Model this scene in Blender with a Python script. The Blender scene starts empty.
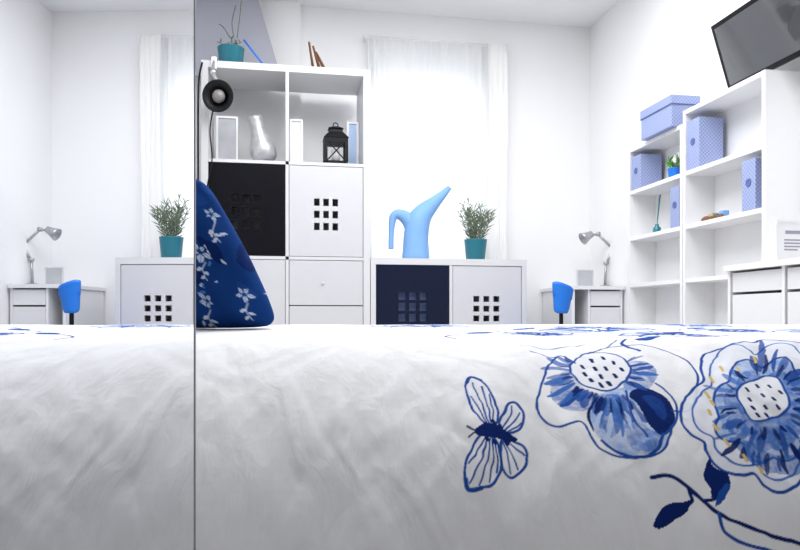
import bpy, bmesh, math, random
import numpy as np
from mathutils import Vector, Matrix
random.seed(7); rng=np.random.RandomState(5)
sc=bpy.context.scene
H=0.62; F=700.0; HV=318.0; YAW=math.radians(9.9); RELD=3.9; BED=math.radians(9.9-RELD)

# ---------- helpers: measured bearing/elevation -> room coordinates ----------
def PX(u,Y): return Y*math.tan(math.atan((u-400)/F)+YAW)
def ZC(X,Y): return Y*math.cos(YAW)+X*math.sin(YAW)
def PZ(u,v,Y): return H+(HV-v)/F*ZC(PX(u,Y),Y)
def P(u,v,Y): return (PX(u,Y),Y,PZ(u,v,Y))

# ---------- materials ----------
def mat(name,col,rough=0.5,metal=0.0,var=0.04,scale=12.0,bump=0.0,spec=0.5,bscale=None):
    m=bpy.data.materials.new(name); m.use_nodes=True
    nt=m.node_tree; b=nt.nodes['Principled BSDF']
    b.inputs['Roughness'].default_value=rough; b.inputs['Metallic'].default_value=metal
    b.inputs['Specular IOR Level'].default_value=spec
    tc=nt.nodes.new('ShaderNodeTexCoord'); n=nt.nodes.new('ShaderNodeTexNoise')
    n.inputs['Scale'].default_value=scale; nt.links.new(tc.outputs['Object'],n.inputs['Vector'])
    r=nt.nodes.new('ShaderNodeMix'); r.data_type='RGBA'
    c=Vector(col[:3])
    r.inputs[6].default_value=(*(c*(1-var)),1); r.inputs[7].default_value=(*[min(1,x*(1+var)) for x in c],1)
    nt.links.new(n.outputs['Fac'],r.inputs[0]); nt.links.new(r.outputs[2],b.inputs['Base Color'])
    if bump>0:
        n2=nt.nodes.new('ShaderNodeTexNoise'); n2.inputs['Scale'].default_value=bscale or scale*4
        nt.links.new(tc.outputs['Object'],n2.inputs['Vector'])
        bp=nt.nodes.new('ShaderNodeBump'); bp.inputs['Strength'].default_value=bump; bp.inputs['Distance'].default_value=0.002
        nt.links.new(n2.outputs['Fac'],bp.inputs['Height']); nt.links.new(bp.outputs['Normal'],b.inputs['Normal'])
    return m
def attr_mat(name,rough=0.85,bump=0.15,bscale=14,dist=0.004):
    m=bpy.data.materials.new(name); m.use_nodes=True
    nt=m.node_tree; b=nt.nodes['Principled BSDF']; b.inputs['Roughness'].default_value=rough
    b.inputs['Specular IOR Level'].default_value=0.05
    a=nt.nodes.new('ShaderNodeAttribute'); a.attribute_name='print'
    tc=nt.nodes.new('ShaderNodeTexCoord'); n=nt.nodes.new('ShaderNodeTexNoise')
    n.inputs['Scale'].default_value=12; n.inputs['Detail'].default_value=8; nt.links.new(tc.outputs['Object'],n.inputs['Vector'])
    mx=nt.nodes.new('ShaderNodeMix'); mx.data_type='RGBA'; mx.blend_type='MULTIPLY'; mx.inputs[0].default_value=0.18
    nt.links.new(a.outputs['Color'],mx.inputs[6]); nt.links.new(n.outputs['Fac'],mx.inputs[7])
    nt.links.new(mx.outputs[2],b.inputs['Base Color'])
    n3=nt.nodes.new('ShaderNodeTexNoise'); n3.inputs['Scale'].default_value=bscale; n3.inputs['Detail'].default_value=6; n3.inputs['Distortion'].default_value=0.8
    mp=nt.nodes.new('ShaderNodeMapping'); mp.inputs['Scale'].default_value=(1.7,1.0,0.8); mp.inputs['Rotation'].default_value=(0,0.5,0)
    nt.links.new(tc.outputs['Object'],mp.inputs['Vector']); nt.links.new(mp.outputs['Vector'],n3.inputs['Vector'])
    bp=nt.nodes.new('ShaderNodeBump'); bp.inputs['Strength'].default_value=bump; bp.inputs['Distance'].default_value=dist
    nt.links.new(n3.outputs['Fac'],bp.inputs['Height']); nt.links.new(bp.outputs['Normal'],b.inputs['Normal'])
    return m
def sheer(name,col,tr,tl,df):
    m=bpy.data.materials.new(name); m.use_nodes=True; nt=m.node_tree
    for n in list(nt.nodes): nt.nodes.remove(n)
    o=nt.nodes.new('ShaderNodeOutputMaterial'); t=nt.nodes.new('ShaderNodeBsdfTransparent')
    l=nt.nodes.new('ShaderNodeBsdfTranslucent'); d=nt.nodes.new('ShaderNodeBsdfDiffuse')
    l.inputs['Color'].default_value=(*col,1); d.inputs['Color'].default_value=(*col,1)
    w=nt.nodes.new('ShaderNodeTexWave'); w.inputs['Scale'].default_value=30; w.inputs['Distortion'].default_value=2
    tc=nt.nodes.new('ShaderNodeTexCoord'); nt.links.new(tc.outputs['Object'],w.inputs['Vector'])
    mr=nt.nodes.new('ShaderNodeMapRange'); mr.inputs['To Min'].default_value=tr*0.8; mr.inputs['To Max'].default_value=tr*1.2
    nt.links.new(w.outputs['Fac'],mr.inputs['Value'])
    m1=nt.nodes.new('ShaderNodeMixShader'); m1.inputs[0].default_value=df/(tl+df)
    m2=nt.nodes.new('ShaderNodeMixShader')
    nt.links.new(l.outputs[0],m1.inputs[1]); nt.links.new(d.outputs[0],m1.inputs[2])
    nt.links.new(mr.outputs[0],m2.inputs[0]); nt.links.new(m1.outputs[0],m2.inputs[1]); nt.links.new(t.outputs[0],m2.inputs[2])
    nt.links.new(m2.outputs[0],o.inputs[0]); return m
def box_mat(name):
    m=mat(name,(0.33,0.38,0.68),0.7); nt=m.node_tree; b=nt.nodes['Principled BSDF']
    tc=nt.nodes.new('ShaderNodeTexCoord'); ck=nt.nodes.new('ShaderNodeTexChecker'); ck.inputs['Scale'].default_value=110
    ck.inputs['Color1'].default_value=(0.25,0.31,0.56,1); ck.inputs['Color2'].default_value=(0.37,0.43,0.66,1)
    nt.links.new(tc.outputs['Object'],ck.inputs['Vector']); nt.links.new(ck.outputs['Color'],b.inputs['Base Color']); return m

M_wall=mat('wall_paint',(0.91,0.91,0.915),0.9,var=0.01,scale=2,bump=0.05,bscale=60)
M_ceil=mat('ceiling_paint',(0.88,0.885,0.90),0.9,var=0.01,scale=2)
M_floor=mat('pale_laminate',(0.60,0.58,0.56),0.5,var=0.1,scale=6)
M_white=mat('white_laminate',(0.86,0.86,0.87),0.35,var=0.015)
M_cab=mat('pale_grey_laminate',(0.67,0.67,0.69),0.35,var=0.015)
M_door=mat('door_laminate',(0.61,0.61,0.64),0.35,var=0.015)
M_gap=mat('drawer_front_white',(0.80,0.80,0.82),0.35,var=0.015)
M_black=mat('gloss_black',(0.005,0.005,0.008),0.35,spec=0.12)
M_navy=mat('gloss_navy',(0.007,0.011,0.032),0.35,spec=0.15)
M_blk=mat('matt_black_metal',(0.008,0.008,0.010),0.5,spec=0.2)
M_teal=mat('teal_glaze',(0.014,0.17,0.23),0.35)
M_soil=mat('soil',(0.05,0.035,0.025),0.95,var=0.3,scale=80)
M_leaf=mat('grey_green_leaf',(0.13,0.18,0.11),0.6,var=0.6,scale=60)
M_leafb=mat('bright_green_leaf',(0.12,0.35,0.06),0.6,var=0.3,scale=60)
M_can=mat('sky_blue_plastic',(0.22,0.42,0.75),0.6,spec=0.25)
M_blue=mat('bright_blue_plastic',(0.01,0.19,0.75),0.4)
M_chrome=mat('brushed_chrome',(0.75,0.76,0.78),0.25,metal=1.0)
M_wood=mat('brown_wood',(0.20,0.08,0.03),0.5,var=0.3,scale=30)
M_lav=mat('lavender_board',(0.38,0.385,0.45),0.6)
M_vase=mat('silver_glaze',(0.52,0.52,0.54),0.35,metal=0.35,var=0.45,scale=22)
M_paper=mat('paper_white',(0.82,0.82,0.84),0.8,var=0.01)
M_print=mat('grey_print',(0.30,0.31,0.36),0.7,var=0.3,scale=20)
M_box=box_mat('lavender_check_board')
M_boxedge=mat('blue_box_edge',(0.10,0.14,0.36),0.6)
M_petal=mat('white_petal',(0.85,0.85,0.82),0.6)
M_cyan=mat('diffuser_teal',(0.02,0.18,0.22),0.2)
M_red=mat('toy_red',(0.42,0.16,0.12),0.4); M_yel=mat('toy_yellow',(0.5,0.42,0.22),0.4)
M_scr=mat('screen_glass',(0.045,0.048,0.055),0.10,spec=1.0,var=0.2,scale=2)
M_scr.node_tree.nodes['Principled BSDF'].inputs['Coat Weight'].default_value=0.8
M_tvb=mat('tv_bezel',(0.006,0.006,0.008),0.35,spec=0.2)
M_seam=mat('mirror_edge_strip',(0.24,0.25,0.28),0.4)
M_mirror=bpy.data.materials.new('mirror_silver'); M_mirror.use_nodes=True
b=M_mirror.node_tree.nodes['Principled BSDF']; b.inputs['Metallic'].default_value=1; b.inputs['Roughness'].default_value=0.0
b.inputs['Base Color'].default_value=(0.88,0.89,0.91,1)
M_glass=bpy.data.materials.new('clear_pane'); M_glass.use_nodes=True; nt=M_glass.node_tree
for n in list(nt.nodes): nt.nodes.remove(n)
o=nt.nodes.new('ShaderNodeOutputMaterial'); t=nt.nodes.new('ShaderNodeBsdfTransparent'); g=nt.nodes.new('ShaderNodeBsdfGlossy'); g.inputs['Roughness'].default_value=0.05
mx=nt.nodes.new('ShaderNodeMixShader'); mx.inputs[0].default_value=0.05
nt.links.new(t.outputs[0],mx.inputs[1]); nt.links.new(g.outputs[0],mx.inputs[2]); nt.links.new(mx.outputs[0],o.inputs[0])
M_sheer=sheer('sheer_voile',(0.86,0.87,0.88),0.05,0.24,0.73)
M_sheer2=sheer('gathered_voile',(0.89,0.885,0.875),0.01,0.08,0.91)

# ---------- object helpers ----------
def link(o): sc.collection.objects.link(o); return o
def top(o,label,cat,group=None):
    o['label']=label; o['category']=cat
    if group: o['group']=group
    return o
def empty(name,loc,label,cat,group=None):
    o=bpy.data.objects.new(name,None); o.location=loc; o.empty_display_size=0.05; link(o)
    return top(o,label,cat,group)
def wloc(o):
    v=Vector((0,0,0))
    while o: v=v+o.location; o=o.parent
    return v
def mk(name,verts,faces,m,parent=None,smooth=False,bevel=0):
    V=[Vector(v) for v in verts]
    mn=Vector([min(v[i] for v in V) for i in range(3)]); mxx=Vector([max(v[i] for v in V) for i in range(3)])
    c=(mn+mxx)/2
    if parent is None: c.z=mn.z
    me=bpy.data.meshes.new(name); me.from_pydata([v-c for v in V],[],faces); 
    bm=bmesh.new(); bm.from_mesh(me); bmesh.ops.recalc_face_normals(bm,faces=bm.faces); bm.to_mesh(me); bm.free()
    me.materials.append(m)
    if smooth:
        for p in me.polygons: p.use_smooth=True
    o=bpy.data.objects.new(name,me); link(o)
    if parent is not None:
        o.parent=parent; o.location=c-wloc(parent)
    else: o.location=c
    if bevel>0:
        md=o.modifiers.new('bevel','BEVEL'); md.width=bevel; md.segments=2; md.limit_method='ANGLE'
    return o
def boxg(x0,x1,y0,y1,z0,z1):
    v=[(x0,y0,z0),(x1,y0,z0),(x1,y1,z0),(x0,y1,z0),(x0,y0,z1),(x1,y0,z1),(x1,y1,z1),(x0,y1,z1)]
    f=[(0,3,2,1),(4,5,6,7),(0,1,5,4),(1,2,6,5),(2,3,7,6),(3,0,4,7)]
    return v,f
def merge(parts):
    V=[];Fa=[]
    for v,f in parts:
        n=len(V); V+=list(v); Fa+=[tuple(i+n for i in q) for q in f]
    return V,Fa
def box(name,x0,x1,y0,y1,z0,z1,m,parent=None,bevel=0.0015):
    v,f=boxg(x0,x1,y0,y1,z0,z1); return mk(name,v,f,m,parent,False,bevel)
def boxes(name,lst,m,parent=None,bevel=0.0):
    v,f=merge([boxg(*b) for b in lst]); return mk(name,v,f,m,parent,False,bevel)
def lathe_g(prof,c=(0,0,0),seg=32,M=None):
    V=[];Fa=[];n=len(prof)
    for r,z in prof:
        for k in range(seg):
            a=2*math.pi*k/seg; V.append(Vector((r*math.cos(a),r*math.sin(a),z)))
    for i in range(n-1):
        for k in range(seg):
            k2=(k+1)%seg; Fa.append((i*seg+k,i*seg+k2,(i+1)*seg+k2,(i+1)*seg+k))
    Fa.append(tuple(range(seg))); Fa.append(tuple((n-1)*seg+k for k in range(seg)))
    if M is not None: V=[M@v for v in V]
    V=[v+Vector(c) for v in V]; return V,Fa
def tube_g(pts,rad,seg=10,flat=None):
    pts=[Vector(p) for p in pts]; n=len(pts)
    if not hasattr(rad,'__len__'): rad=[rad]*n
    V=[];Fa=[]; ref=None
    for i in range(n):
        t=(pts[min(i+1,n-1)]-pts[max(i-1,0)]).normalized()
        if ref is None:
            ref=Vector((0,1,0)) if abs(t.y)<0.9 else Vector((1,0,0))
        a=(ref-t*ref.dot(t)).normalized(); bb=t.cross(a); ref=a
        for k in range(seg):
            q=2*math.pi*k/seg; V.append(pts[i]+a*(rad[i]*math.cos(q)*(flat or 1))+bb*(rad[i]*math.sin(q)))
    for i in range(n-1):
        for k in range(seg):
            k2=(k+1)%seg; Fa.append((i*seg+k,i*seg+k2,(i+1)*seg+k2,(i+1)*seg+k))
    Fa.append(tuple(range(seg))); Fa.append(tuple((n-1)*seg+k for k in range(seg)))
    return V,Fa
def crm(pts,n=8,closed=False):
    P_=[np.array(p,float) for p in pts]; out=[]; N=len(P_)
    rngi=range(N) if closed else range(N-1)
    for i in rngi:
        if closed: p0,p1,p2,p3=P_[(i-1)%N],P_[i],P_[(i+1)%N],P_[(i+2)%N]
        else: p0,p1,p2,p3=P_[max(i-1,0)],P_[i],P_[i+1],P_[min(i+2,N-1)]
        for k in range(n):
            t=k/n; out.append(0.5*((2*p1)+(-p0+p2)*t+(2*p0-5*p1+4*p2-p3)*t*t+(-p0+3*p1-3*p2+p3)*t**3))
    if not closed: out.append(P_[-1])
    return out
def tube(name,pts,rad,m,parent=None,seg=10,flat=None):
    v,f=tube_g(pts,rad,seg,flat); return mk(name,v,f,m,parent,True)
def lathe(name,prof,c,m,parent=None,seg=32,M=None):
    v,f=lathe_g(prof,c,seg,M); return mk(name,v,f,m,parent,True)
def holed(name,x0,x1,z0,z1,y0,y1,holes,m,parent=None,bevel=0.0):
    xs=sorted(set([x0,x1]+[h[0] for h in holes]+[h[1] for h in holes]))
    zs=sorted(set([z0,z1]+[h[2] for h in holes]+[h[3] for h in holes]))
    bm=bmesh.new(); vv={}
    for i,x in enumerate(xs):
        for j,z in enumerate(zs): vv[i,j]=bm.verts.new((x,y0,z))
    fs=[]
    for i in range(len(xs)-1):
        for j in range(len(zs)-1):
            cx=(xs[i]+xs[i+1])/2; cz=(zs[j]+zs[j+1])/2
            if any(h[0]<cx<h[1] and h[2]<cz<h[3] for h in holes): continue
            fs.append(bm.faces.new((vv[i,j],vv[i+1,j],vv[i+1,j+1],vv[i,j+1])))
    r=bmesh.ops.extrude_face_region(bm,geom=fs)
    ev=[g for g in r['geom'] if isinstance(g,bmesh.types.BMVert)]
    bmesh.ops.translate(bm,verts=ev,vec=(0,y1-y0,0))
    for v in [v for v in bm.verts if not v.link_faces]: bm.verts.remove(v)
    bm.verts.index_update()
    V=[v.co.copy() for v in bm.verts]; Fa=[tuple(v.index for v in f.verts) for f in bm.faces]; bm.free()
    return mk(name,V,Fa,m,parent,False,bevel)
def holes9(x0,x1,z0,z1,r=0.66):
    o=[]; px=(x1-x0)/(3-(1-r)); pz=(z1-z0)/(3-(1-r))
    for i in range(3):
        for j in range(3): o.append((x0+i*px,x0+i*px+px*r,z0+j*pz,z0+j*pz+pz*r))
    return o
def struct(o): o['kind']='structure'; return o

# ---------- room ----------
XR=2.10; XL=-1.25; YB=4.48; YF=-2.0; ZT=2.60
struct(box('floor',XL-0.1,XR+0.1,YF-0.1,YB+0.15,-0.08,0,M_floor,None,0))
struct(box('ceiling',XL-0.1,XR+0.1,YF-0.1,YB+0.15,ZT,ZT+0.08,M_ceil,None,0))
struct(box('wall_right',XR,XR+0.1,YF-0.1,YB+0.15,0,ZT,M_wall,None,0))
struct(box('wall_left',XL-0.1,XL,YF-0.1,YB+0.15,0,ZT,M_wall,None,0))
struct(box('wall_front',XL,XR,YF-0.1,YF,0,ZT,M_wall,None,0))
WX0,WX1,WZ0,WZ1=0.56,1.345,0.88,2.16
struct(holed('wall_back',XL,XR,0,ZT,YB,YB+0.15,[(WX0,WX1,WZ0,WZ1)],M_wall))
struct(box('trim_1',XL+0.002,0.14,4.43,YB-0.001,0.001,ZT-0.001,M_wall,None,0))
struct(box('baseboard_right',XR-0.012,XR-0.0005,YF,YB-0.5,0.0005,0.08,M_white,None,0))
w=struct(empty('window_1',((WX0+WX1)/2,YB+0.08,WZ0),'tall white-framed window glowing behind a sheer curtain','window'))
e=0.002
holed('window_frame',WX0+e,WX1-e,WZ0+e,WZ1-e,YB+0.06,YB+0.11,[(WX0+0.05,0.935,WZ0+0.05,WZ1-0.05),(0.965,WX1-0.05,WZ0+0.05,WZ1-0.05)],M_white,w)
box('window_pane',WX0+0.04,WX1-0.04,YB+0.08,YB+0.085,WZ0+0.04,WZ1-0.04,M_glass,w,0)

# ---------- curtains ----------
def curtain(name,x0,x1,y,z0,z1,folds,amp,m,label):
    nx=folds*14; nz=30; V=[];Fa=[]
    for j in range(nz+1):
        for i in range(nx+1):
            t=i/nx; zz=z0+(z1-z0)*j/nz
            a=amp*(0.7+0.3*math.sin(3*zz+t*9))*(0.65+0.35*math.sin(13*t+1.7))
            yy=y+a*math.sin(2*math.pi*folds*(t+0.018*math.sin(11*t))+0.8*math.sin(5*t+zz))
            if j==nz: yy=y+amp*0.4*math.sin(2*math.pi*folds*3*t)
            V.append((x0+(x1-x0)*t+0.006*math.sin(zz*4+t*6),yy,zz))
    for j in range(nz):
        for i in range(nx):
            a=j*(nx+1)+i; Fa.append((a,a+1,a+nx+2,a+nx+1))
    o=mk(name,V,Fa,m,None,True); return top(o,label,'curtain')
curtain('sheer_curtain',0.56,1.38,4.405,0.30,2.395,11,0.020,M_sheer,'white sheer voile curtain hanging over the bright window')
curtain('gathered_curtain',1.345,1.475,4.375,0.30,2.40,4,0.009,M_sheer2,'off-white curtain gathered in narrow folds beside the window')
rod=empty('curtain_rod',(1.0,4.41,2.41),'thin white metal curtain rod with small end caps above the window','curtain rod')
tube('rod',[(0.54,4.41,2.41),(1.48,4.41,2.41)],0.005,M_white,rod)
for x in (0.54,1.48): lathe('finial',[(0.002,-0.008),(0.008,-0.005),(0.009,0.0),(0.008,0.005),(0.002,0.008)],(x,4.41,2.41),M_white,rod,16)
for x in (0.55,1.47): box('bracket',x-0.004,x+0.004,4.40,4.4795,2.395,2.42,M_white,rod,0)

# ---------- tall cube shelf ----------
YC=4.0; YCB=4.36
x0,x1,xm=-0.418,0.523,0.052; T=0.038; t=0.018
tall=empty('cube_shelf',(xm,4.18,0),'tall pale grey cube shelving unit with doors, drawers and open compartments','shelf')
ztop=2.048; rows=[1.505,0.968,0.43]
fr=[(x0,x0+T,YC,YCB,0,ztop-T),(x1-T,x1,YC,YCB,0,ztop-T),(x0,x1,YC,YCB,ztop-T,ztop),(x0+T,x1-T,YC,YCB,0.0,0.03)]
boxes('frame',fr,M_cab,tall)
for z in rows: box('shelf_board',x0+T,x1-T,YC+0.002,YCB,z-t,z,M_cab,tall,0)
boxes('divider',[(xm-t/2,xm+t/2,YC+0.002,YCB,0.03,ztop-T)],M_cab,tall)
for a,bb in ((x0+T,xm-t/2),(xm+t/2,x1-T)):
    boxes('back_panel',[(a,bb,YCB-0.008,YCB,0.03,1.505-t)],M_cab,tall)
g=0.003
def door(px,parent,z0,z1,xa,xb,m,hs,label=None,name='door'):
    d=holed(name,xa+g,xb-g,z0+g,z1-g,YC+0.004,YC+0.022,hs,m,parent,0.001)
    if label: d['label']=label
    return d
door(0,tall,rows[1],rows[0]-t,xm+t/2,x1-T,M_door,holes9(0.203,0.339,1.12,1.30,0.6))
door(0,tall,rows[1],rows[0]-t,x0+T,xm-t/2,M_black,holes9(-0.252,-0.10,1.12,1.31,0.6),'glossy black door with nine square cut-outs')
door(0,tall,rows[2],rows[1]-t,x0+T,xm-t/2,M_door,holes9(-0.26,-0.12,0.60,0.76,0.6))
def drawer(parent,xa,xb,za,zb,y,m,knob=True):
    d=box('drawer',xa+g,xb-g,y,y+0.018,za+g,zb-g,m,parent,0.0015)
    if knob:
        R=Matrix.Rotation(math.radians(90),3,'X')
        lathe('knob',[(0.004,0),(0.004,0.006),(0.007,0.008),(0.008,0.011),(0.005,0.013),(0.001,0.014)],((xa+xb)/2-0.02,y,(za+zb)/2),M_cab,d,16,R)
    return d
drawer(tall,xm+t/2,x1-T,0.690,rows[1]-t,YC+0.004,M_door)
drawer(tall,xm+t/2,x1-T,0.43,0.690,YC+0.004,M_door)
drawer(tall,xm+t/2,x1-T,0.03,0.43-t,YC+0.004,M_door,False)
drawer(tall,x0+T,xm-t/2,0.03,0.43-t,YC+0.004,M_door,False)

# ---------- low cabinet ----------
lx0,lx1,lxm=0.527,1.468,1.003; lz=0.968
low=empty('cube_cabinet',(1.0,4.18,0),'low pale grey cube cabinet with one dark and one pale door','cabinet')
boxes('frame',[(lx0,lx0+0.03,YC,YCB,0,lz-T),(lx1-0.03,lx1,YC,YCB,0,lz-T),(lx0,lx1,YC,YCB,lz-T,lz),(lx0+0.03,lx1-0.03,YC,YCB,0,0.03)],M_cab,low)
box('divider',lxm-t/2,lxm+t/2,YC+0.002,YCB,0.03,lz-T,M_cab,low,0)
box('shelf_board',lx0+0.03,lx1-0.03,YC+0.025,YCB-0.01,0.43,0.448,M_cab,low,0)
box('back_panel',lx0+0.03,lx1-0.03,YCB-0.008,YCB,0.03,lz-T,M_cab,low,0)
door(0,low,0.45,lz-T,lx0+0.03,lxm-t/2,M_navy,holes9(0.69,0.86,0.60,0.77,0.7),'dark navy door with nine square cut-outs')
door(0,low,0.45,lz-T,lxm+t/2,lx1-0.03,M_door,holes9(1.14,1.30,0.60,0.75,0.6))
door(0,low,0.03,0.45,lx0+0.03,lxm-t/2,M_door,[]); door(0,low,0.03,0.45,lxm+t/2,lx1-0.03,M_door,[])
M_sb=mat('cutout_blue',(0.13,0.18,0.38),0.6)
sb=box('blue_box',0.60,0.96,4.038,4.33,0.449,0.85,M_sb,None,0.003); top(sb,'cornflower blue block added behind the dark cabinet door to colour its cut-outs','box')  # block put in so that blue shows through the door cut-outs

# ---------- watering can ----------
yw=4.12
def pw(u,v,y=yw): return P(u,v,y)
can=empty('watering_can',(PX(416,yw),yw,lz),'sky blue plastic watering can with a long spout','watering can')
s=ZC(0.75,yw)/F
path=[(415.8,256.5),(415.8,254),(415.8,246),(415.8,236),(416.8,226),(419,217),(424,209.5),(431,202.5),(439,195),(447,187),(449.5,184.5)]
rad=[13.3,13.8,13.1,12.5,12.3,11.8,10.0,7.6,5.2,3.2,2.6]
pp=crm([pw(*q) for q in path],4); rr=[max(0.003,float(x[0])*s) for x in crm([(r,) for r in rad],4)]
dz=lz+0.002-min(p[2] for p in pp)
tube('body',[(p[0],p[1],p[2]+dz) for p in pp],rr,M_can,can,28)
hp=[(411,222),(407,217),(402,213.5),(397,212.5),(393.5,215),(392,222),(391.3,231),(391,240),(391,247)]
hp=crm([pw(*q) for q in hp],5); hr=[s*(8.2-5.6*min(1,(i/30)**0.8)) for i in range(len(hp))]
tube('handle',[(p[0],p[1],p[2]+dz*0.6) for p in hp],hr,M_can,can,14,1.0)

# ---------- plants ----------
def pot(name,c,r,h,m,parent):
    return lathe(name,[(r*0.02,0),(r*0.76,0),(r*0.80,0.004),(r*0.97,h*0.96),(r,h),(r*0.90,h),(r*0.87,h*0.9),(0.001,h*0.9)],c,m,parent,32)
def needles(base,r,hgt,nst,ll,lw,rs,per=22):
    parts=[]; R=random.Random(rs)
    for k in range(nst):
        a=2.399*k+R.uniform(-.3,.3); spread=0.2+0.8*math.sqrt((k+0.5)/nst)
        b0=Vector(base)+Vector((math.cos(a)*r*0.3,math.sin(a)*r*0.3,0))
        tip=Vector(base)+Vector((math.cos(a)*r*spread,math.sin(a)*r*spread,hgt*R.uniform(0.62,1.05)*(1.12-0.3*spread)))
        mid=(b0+tip)/2+Vector((R.uniform(-.012,.012),R.uniform(-.012,.012),0.01))
        st=crm([b0,mid,tip],6); parts.append(tube_g(st,0.0018,5))
        ax=(tip-b0).normalized()
        for q in range(per):
            f=0.12+0.88*q/per; p=Vector(st[min(int(f*len(st)),len(st)-1)])
            d=(Vector((R.uniform(-1,1),R.uniform(-1,1),R.uniform(-0.3,0.6))).normalized()*0.9+ax*0.7).normalized()
            sd=d.cross(Vector((R.uniform(-1,1),R.uniform(-1,1),R.uniform(-1,1)))).normalized()*lw
            L=ll*R.uniform(0.7,1.2)
            parts.append(([p,p+d*L*0.4+sd,p+d*L,p+d*L*0.4-sd],[(0,1,2,3)]))
    return merge(parts)
yp=4.14; cx=PX(475.5,yp)
pl=empty('potted_plant',(cx,yp,lz),'grey-green rosemary-like plant in a teal ceramic pot','plant')
pot('pot',(cx,yp,lz+0.0005),0.072,0.13,M_teal,pl)
lathe('soil',[(0.001,0),(0.060,0),(0.058,0.004),(0.001,0.006)],(cx,yp,lz+0.116),M_soil,pl,20)
v,f=needles((cx,yp,lz+0.118),0.105,0.25,22,0.048,0.0034,3,29); mk('foliage',v,f,M_leaf,pl)

yt=4.16; cx=PX(231,yt)
pl=empty('potted_plant',(cx,yt,ztop),'teal pot with thin upright stems on top of the tall shelf','plant')
pot('pot',(cx,yt,ztop+0.0005),0.078,0.130,M_teal,pl)
lathe('soil',[(0.001,0),(0.065,0),(0.063,0.004),(0.001,0.006)],(cx,yt,ztop+0.117),M_soil,pl,20)
parts=[]
for q in [[(237,38),(240,15),(242,-8)],[(234,38),(232,22),(236,5)],[(230,38),(224,28),(219,24)]]:
    parts.append(tube_g(crm([P(a,b_,yt) for a,b_ in q],5),0.003,6))
parts.append(needles((cx,yt,ztop+0.12),0.07,0.07,6,0.03,0.004,9,8))
v,f=merge(parts); mk('foliage',v,f,M_leaf,pl)
tb=tube('blue_stick',[P(244,40,4.10),(PX(264,4.05),4.05,ztop+0.006)],0.0055,M_blue); top(tb,'thin blue stick leaning on the teal pot','stick')
# wooden stand
ws=empty('wooden_stand',(PX(318,4.15),4.15,ztop),'small brown slatted wooden stand on top of the shelf','stand')
def beam(name,a,b_,wd,m,parent): return tube(name,[a,b_],wd,m,parent,4)
z=ztop+0.006
for k,(u0,v0,u1) in enumerate([(309,42,314),(313,46,321),(316,52,327)]):
    for yy in (4.10,4.20): beam('slat',(PX(u0,yy),yy,PZ(u0,v0,yy)),(PX(u1,yy),yy,z),0.006,M_wood,ws)
beam('rail',(PX(310,4.10),4.09,z),(PX(328,4.10),4.09,z),0.006,M_wood,ws)
beam('rail',(PX(310,4.20),4.21,z),(PX(328,4.20),4.21,z),0.006,M_wood,ws)
# grey board
yb=4.27
zb=ztop+0.001; zt_=2.57
bd=[(PX(160,yb),yb,zb),(PX(282,yb),yb,zb),(PX(257,yb+0.05),yb+0.05,zt_),(PX(160,yb+0.05),yb+0.05,zt_)]
V=bd+[(a,b_+0.02,c) for a,b_,c in bd]
o=mk('display_board',V,[(0,1,2,3),(4,7,6,5),(0,4,5,1),(1,5,6,2),(2,6,7,3),(3,7,4,0)],M_lav,None); top(o,'grey lavender board with slanted edge standing on the tall shelf','board')

# ---------- lamp clipped on shelf ----------
lp=empty('clamp_lamp',(PX(212,3.97),3.97,ztop),'black clamp spotlight hanging from the edge of the tall shelf','lamp')
cxx=PX(214,3.97)
boxes('clamp',[(cxx-0.014,cxx+0.014,3.985,4.05,ztop+0.0005,ztop+0.014),(cxx-0.014,cxx+0.014,3.983,3.998,ztop-0.05,ztop+0.014)],M_chrome,lp)
tube('arm',crm([(cxx,3.985,ztop-0.01),P(213,72,3.92),P(218,82,3.89)],6),0.009,M_chrome,lp)
lathe('joint',[(0.001,-0.010),(0.014,-0.010),(0.014,0.010),(0.001,0.010)],P(213,72,3.92),M_chrome,lp,16,Matrix.Rotation(math.radians(90),3,'X'))
hc=Vector(P(218,96,3.88))
R=Matrix.Rotation(math.radians(-14),3,'Z')@Matrix.Rotation(math.radians(98),3,'X')
lathe('lamp_shade',[(0.012,-0.09),(0.035,-0.085),(0.05,-0.05),(0.062,-0.015),(0.084,0.0),(0.086,0.004),(0.080,0.004),(0.056,-0.006),(0.045,-0.03),(0.03,-0.05),(0.001,-0.055)],hc,M_blk,lp,36,R)
lathe('bulb',[(0.012,-0.05),(0.030,-0.03),(0.036,-0.008),(0.026,0.010),(0.010,0.018),(0.001,0.019)],hc,mat('bulb_glass',(0.22,0.21,0.20),0.3),lp,24,R)
tube('cord',crm([P(214,105,3.92),P(210,130,3.95),P(212,160,3.96),P(207,190,3.96),P(205,240,3.97)],8),0.004,M_blk,lp,6)
xc=x0-0.012
tube('cord',crm([(xc+0.02,3.985,ztop-0.02),(xc,3.985,ztop-0.15),(xc-0.002,3.985,1.5),(xc,3.985,1.0),(xc,3.985,0.3)],6),0.0055,M_blk,lp,8)

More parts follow.
